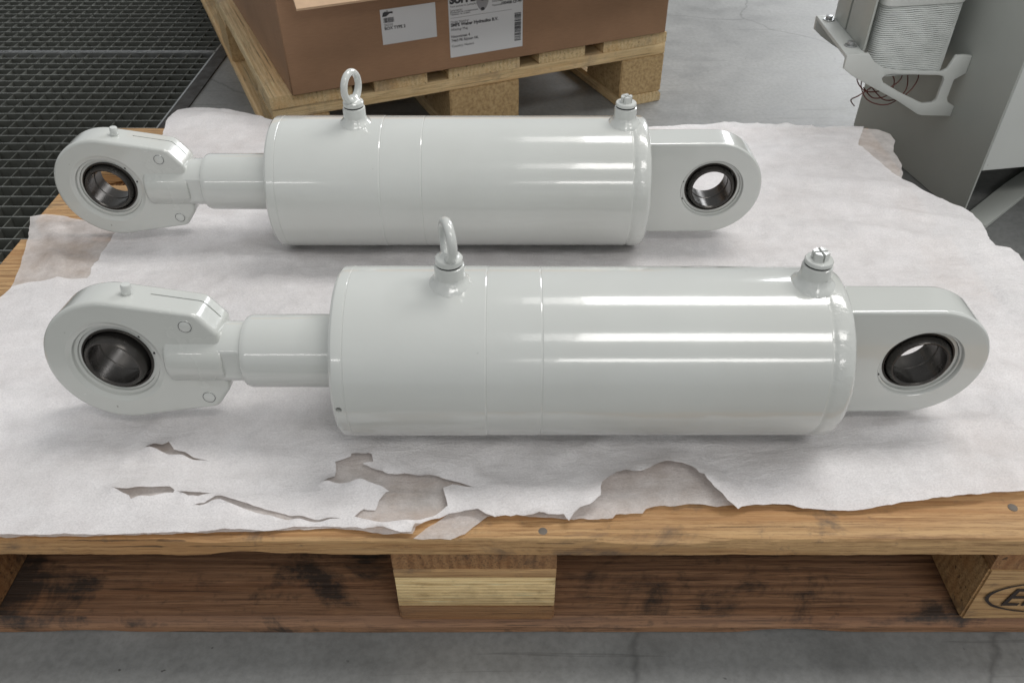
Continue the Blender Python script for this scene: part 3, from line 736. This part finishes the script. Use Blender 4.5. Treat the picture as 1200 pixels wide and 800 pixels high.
def cylinder(label, loc, rotz, rod_roll, ring_yaw, ring_tilt, plug_yaw, hole=None, swivel=(0, 0, 0)):
    t = thing('hydraulic_cylinder', label, 'cylinder', loc, rotz, 'hydraulic cylinders on the foam'); t.scale = (CS, CS, CS)
    ax = (0, 0, BR)
    hm = me_head0
    if hole:
        hx, ha = hole
        c = lathe([(.070, 0), (.070, .0030), (.092, .0030), (.092, 0)], 20, 'z'); c.transform(Matrix.Translation((hx, 0, 0)) @ Matrix.Rotation(R(ha), 4, 'X'))
        hm = cut(me_head0.copy(), c)
    hd = obj('cylinder_head', hm, M['paint'], t, ax)
    obj('middle_collar', me_mid, M['paint'], t, ax)
    obj('barrel', me_tube, M['paint'], t, ax)
    obj('weld_cap', me_cap, M['weld'], t, ax)
    obj('piston_rod', me_rod, M['paint'], t, ax)
    # welded eye
    ee = obj('end_eye', me_end_eye, M['paint'], t, (.564, 0, BR))
    for nm, me, mt in (('bearing_outer_ring', me_bo, 'bearing'), ('bearing_inner_ring', me_bi, 'bearing_in')): obj(nm, me, M[mt], ee)
    for s in (-1, 1): obj('retaining_ring', me_snap, M['paint'], ee, (0, s * (EYE_T / 2 - .0078), 0))
    for a_ in (165, 203): obj('lug_hole', me_lug, M['black'], ee, (.0390 * math.cos(R(a_)), -EYE_T / 2 + .0036, .0390 * math.sin(R(a_))))
    # clamped rod eye
    re = obj('rod_eye', me_rod_eye, M['cast'], t, (-.221, 0, BR), (rod_roll, 0, 0))
    obj('hub', me_hub, M['cast'], re)
    obj('neck', me_neck, M['paint'], re, (.221, 0, 0))
    for nm, me, mt in (('bearing_outer_ring', me_bo, 'bearing'), ('bearing_inner_ring', me_bi, 'bearing_in')): obj(nm, me, M[mt], re, (0, 0, 0), swivel if 'inner' in nm else (0, 0, 0))
    for s in (-1, 1): obj('retaining_ring', me_snap, M['paint'], re, (0, s * (ROD_T / 2 - .0085), 0))
    for (x, z) in ((.077, .0415), (.083, -.0420)): obj('clamp_screw', me_screw, M['paint'], re, (x, -ROD_T / 2 - .0001, z)); obj('screw_gap', me_gap, M['black'], re, (x, -ROD_T / 2 - .0003, z))
    obj('grease_nipple', me_nip, M['paint'], re, (.020, 0, .0634), (0, R(6), 0))
    for a_ in (12, 44): obj('lug_hole', me_lug, M['black'], re, (.0392 * math.cos(R(a_)), -ROD_T / 2 + .0046, .0392 * math.sin(R(a_))))
    # ports
    for x in (.108, .4455):
        b = obj('port_boss', me_boss, M['paint'], t, (x, 0, 2 * BR - .0004)); obj('weld_fillet', me_fillet, M['weld'], b)
        if x < .2:
            e = obj('eyebolt', me_collar, M['paint'], t, (x, 0, 2 * BR + .0211), (0, 0, ring_yaw))
            obj('eyebolt_ring', me_ring, M['paint'], e, (0, 0, .0240), (0, ring_tilt, 0))
        else:
            p = obj('port_plug', me_flange, M['paint'], t, (x, 0, 2 * BR + .0213), (0, 0, plug_yaw))
            obj('plug_head', me_plug, M['paint'], p, (0, 0, .0046))
        obj('seal_ring', me_seal, M['black'], b, (0, 0, .0200))
    return t
cylinder('light grey hydraulic cylinder lying nearest the front edge of the pallet', (-.1208, .1508, .1487), R(0), R(-6), R(108), R(3), R(8), (.0066, 90), (R(6), 0, R(-7)))
cylinder('light grey hydraulic cylinder lying behind, next to the brown carton', (-.2497, .4715, .1487), R(0), R(-1), R(68), 0, R(52))

# ------------------------------------------------------------------ machine at the right
mc = thing('machine_stand', 'grey-green sheet metal machine stand at the right edge', 'machine', (.784, .760, 0), R(10.1))
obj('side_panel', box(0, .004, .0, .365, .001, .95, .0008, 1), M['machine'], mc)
obj('front_panel', box(.0042, .50, .0005, .0045, .088, .95, .0006, 1), M['machine_lit_pale'], mc)  # same paint as the side panel, its brighter light put into the colour
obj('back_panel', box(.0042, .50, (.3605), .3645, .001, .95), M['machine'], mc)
obj('added_right_panel', box(.4965, .5005, .0052, .3600, .001, .95), M['machine'], mc)  # unseen panel added to block window light from the open interior
obj('added_top_panel', box(.0002, .5, .001, .364, .9502, .954), M['machine'], mc)  # unseen cover added to keep the inside of the stand dark
obj('inner_rib', prism([(.006, .20), (.20, .15), (.20, .154), (.006, .204)], .002, .16, 'xy'), M['machine'], mc)
obj('foot_plate', prism([(.005, -.030), (.0162, -.0405), (.150, .0434), (.28, .125), (.28, .165), (.13, .078), (.018, .006)], .001, .010, 'xy', .0008), M['machine'], mc)
# bracket with its filter block
br = thing('bracket_unit', 'pale grey bolted bracket holding a ribbed block on the machine stand', 'bracket', (.784, .760, .2), R(10.1))
Z = -.2
outer = [(-.219, .251), (-.218, .229), (-.199, .216), (-.175, .203), (-.147, .189), (-.108, .169), (-.064, .143), (-.055, .140), (-.0005, .1345), (-.0005, .152), (-.015, .160), (-.019, .168), (-.018, .198), (-.0005, .207), (-.0005, .236), (-.014, .238), (-.028, .238), (-.036, .217), (-.044, .213), (-.12, .220), (-.150, .226), (-.170, .238), (-.182, .251)]
hole_ = [(-.048, .2075), (-.040, .205), (-.036, .199), (-.037, .166), (-.042, .161), (-.060, .161), (-.072, .166), (-.110, .184), (-.143, .202), (-.148, .209), (-.143, .2145), (-.13, .2150)]
obj('bracket_plate', prism([(x, z + Z) for x, z in outer], .106, .112, 'xz', .0009, [[(x, z + Z) for x, z in hole_]]), M['machine_lit_pale'], br)
obj('bracket_plate', prism([(x * .83, z + Z) for x, z in outer], .282, .288, 'xz', .0009, [[(x * .83, z + Z) for x, z in hole_]]), M['machine_lit_pale'], br)
obj('flange', prism([(-.2185, .1122), (-.186, .1122), (-.150, .2818), (-.182, .2818)], .2448 + Z, .2512 + Z, 'xy', .001), M['machine_lit_pale'], br)
def slant(y): return -.188 + (y - .112) * .2
for y0, y1 in ((.118, .206), (.213, .272)):
    obj('side_plate', prism([(slant(y0), y0), (slant(y0) + .004, y0), (slant(y1) + .004, y1), (slant(y1), y1)], .2516 + Z, .60 + Z, 'xy', .0006), M['machine'], br)
def bolt():
    hx = [(.0062 * math.cos(R(60 * i)), .0062 * math.sin(R(60 * i))) for i in range(6)]
    return join_meshes([(lathe([(0, 0), (0, .0095), (.0014, .0095), (.0018, .009), (.0018, 0)], 24, 'z'), Matrix()), (prism(hx, .0018, .0072, 'xy', .0006), Matrix())])
mb = bolt()
for y in (.142, .262): obj('bolt', mb, M['zinc'], br, (slant(y) - .013, y, .2514 + Z))
# ribbed block: stacked thin sheets with rounded corners
def rrect(x0, x1, y0, y1, r, seed):
    p = []
    for (cx, cy, a) in ((x1 - r, y0 + r, -90), (x1 - r, y1 - r, 0), (x0 + r, y1 - r, 90), (x0 + r, y0 + r, 180)):
        p += arc(cx, cy, r, a, a + 90, 5)
    out = []
    for i, a in enumerate(p):
        b = p[(i + 1) % len(p)]; d = math.dist(a, b); n = max(1, int(d / .006))
        out += [(a[0] + (b[0] - a[0]) * k / n, a[1] + (b[1] - a[1]) * k / n) for k in range(n)]
    return out
t_ = NT('ribbed_sheet'); v_ = t_.coord()
M['rib'] = t_.base(t_.ramp(t_.noise(v_, 30, 3), [(.3, (.58, .60, .58)), (.7, (.70, .72, .70))]), .6, 0, t_.bump(t_.noise(v_, 150, 3), .2, .001))
outl = [(x + (y - .112) * .2, y) for x, y in rrect(-.174, -.034, .1135, .268, .022, 1)]
cx_, cy_ = -.097, .19
NR = 35
for k in range(NR):
    z0 = .2085 + Z + k * .0031
    bm = bmesh.new(); lo, mi, hi = [], [], []
    for i, (x, y) in enumerate(outl):
        wv = .00055 * noise.noise(Vector((x * 70, y * 70, k * .35))) + .0004 * math.sin(i * .9 + k * .6)
        sc = 1 - .010 * 1
        lo.append(bm.verts.new((cx_ + (x - cx_) * .985, cy_ + (y - cy_) * .985, z0 + wv)))
        mi.append(bm.verts.new((x, y, z0 + .0012 + wv)))
        hi.append(bm.verts.new((cx_ + (x - cx_) * .985, cy_ + (y - cy_) * .985, z0 + .0024 + wv)))
    n = len(outl)
    for A, B in ((lo, mi), (mi, hi)):
        for i in range(n): bm.faces.new((A[i], A[(i + 1) % n], B[(i + 1) % n], B[i]))
    bm.faces.new(lo); bm.faces.new(hi)
    obj('rib_sheet', fin(bm, smooth=25), M['rib'], br)
obj('top_cover', prism([(cx_ + (x - cx_) * 1.03, cy_ + (y - cy_) * 1.03) for x, y in outl], .2085 + Z + NR * .0031 + .0005, .2085 + Z + NR * .0031 + .03, 'xy', .002), M['machine_lit_pale'], br)
def loopwire(pts, nm):
    P = [Vector(p) for p in pts]; out = []
    for i in range(len(P) - 1):
        p0, p1, p2, p3 = P[max(i - 1, 0)], P[i], P[i + 1], P[min(i + 2, len(P) - 1)]
        for k in range(8):
            t = k / 8; out.append(.5 * ((2 * p1) + (p2 - p0) * t + (2 * p0 - 5 * p1 + 4 * p2 - p3) * t * t + (3 * p1 - p0 - 3 * p2 + p3) * t ** 3))
    obj('wire', tube(out + [P[-1]], .0010, 6), M['wire'], br)
loopwire([(-.15, .150, .212 + Z), (-.165, .130, .190 + Z), (-.152, .118, .168 + Z), (-.115, .116, .160 + Z), (-.085, .125, .180 + Z), (-.08, .15, .212 + Z)], 1)
loopwire([(-.16, .150, .212 + Z), (-.176, .128, .200 + Z), (-.160, .118, .184 + Z), (-.125, .118, .186 + Z), (-.100, .125, .200 + Z), (-.095, .15, .212 + Z)], 2)
loopwire([(-.10, .135, .212 + Z), (-.130, .125, .206 + Z), (-.152, .118, .192 + Z), (-.172, .118, .178 + Z), (-.176, .13, .166 + Z), (-.160, .14, .150 + Z)], 3)
loopwire([(-.06, .150, .212 + Z), (-.066, .130, .192 + Z), (-.090, .118, .172 + Z), (-.125, .116, .168 + Z), (-.15, .13, .190 + Z)], 4)
loopwire([(-.12, .150, .212 + Z), (-.110, .128, .196 + Z), (-.120, .118, .176 + Z), (-.145, .118, .172 + Z), (-.160, .13, .186 + Z)], 5)
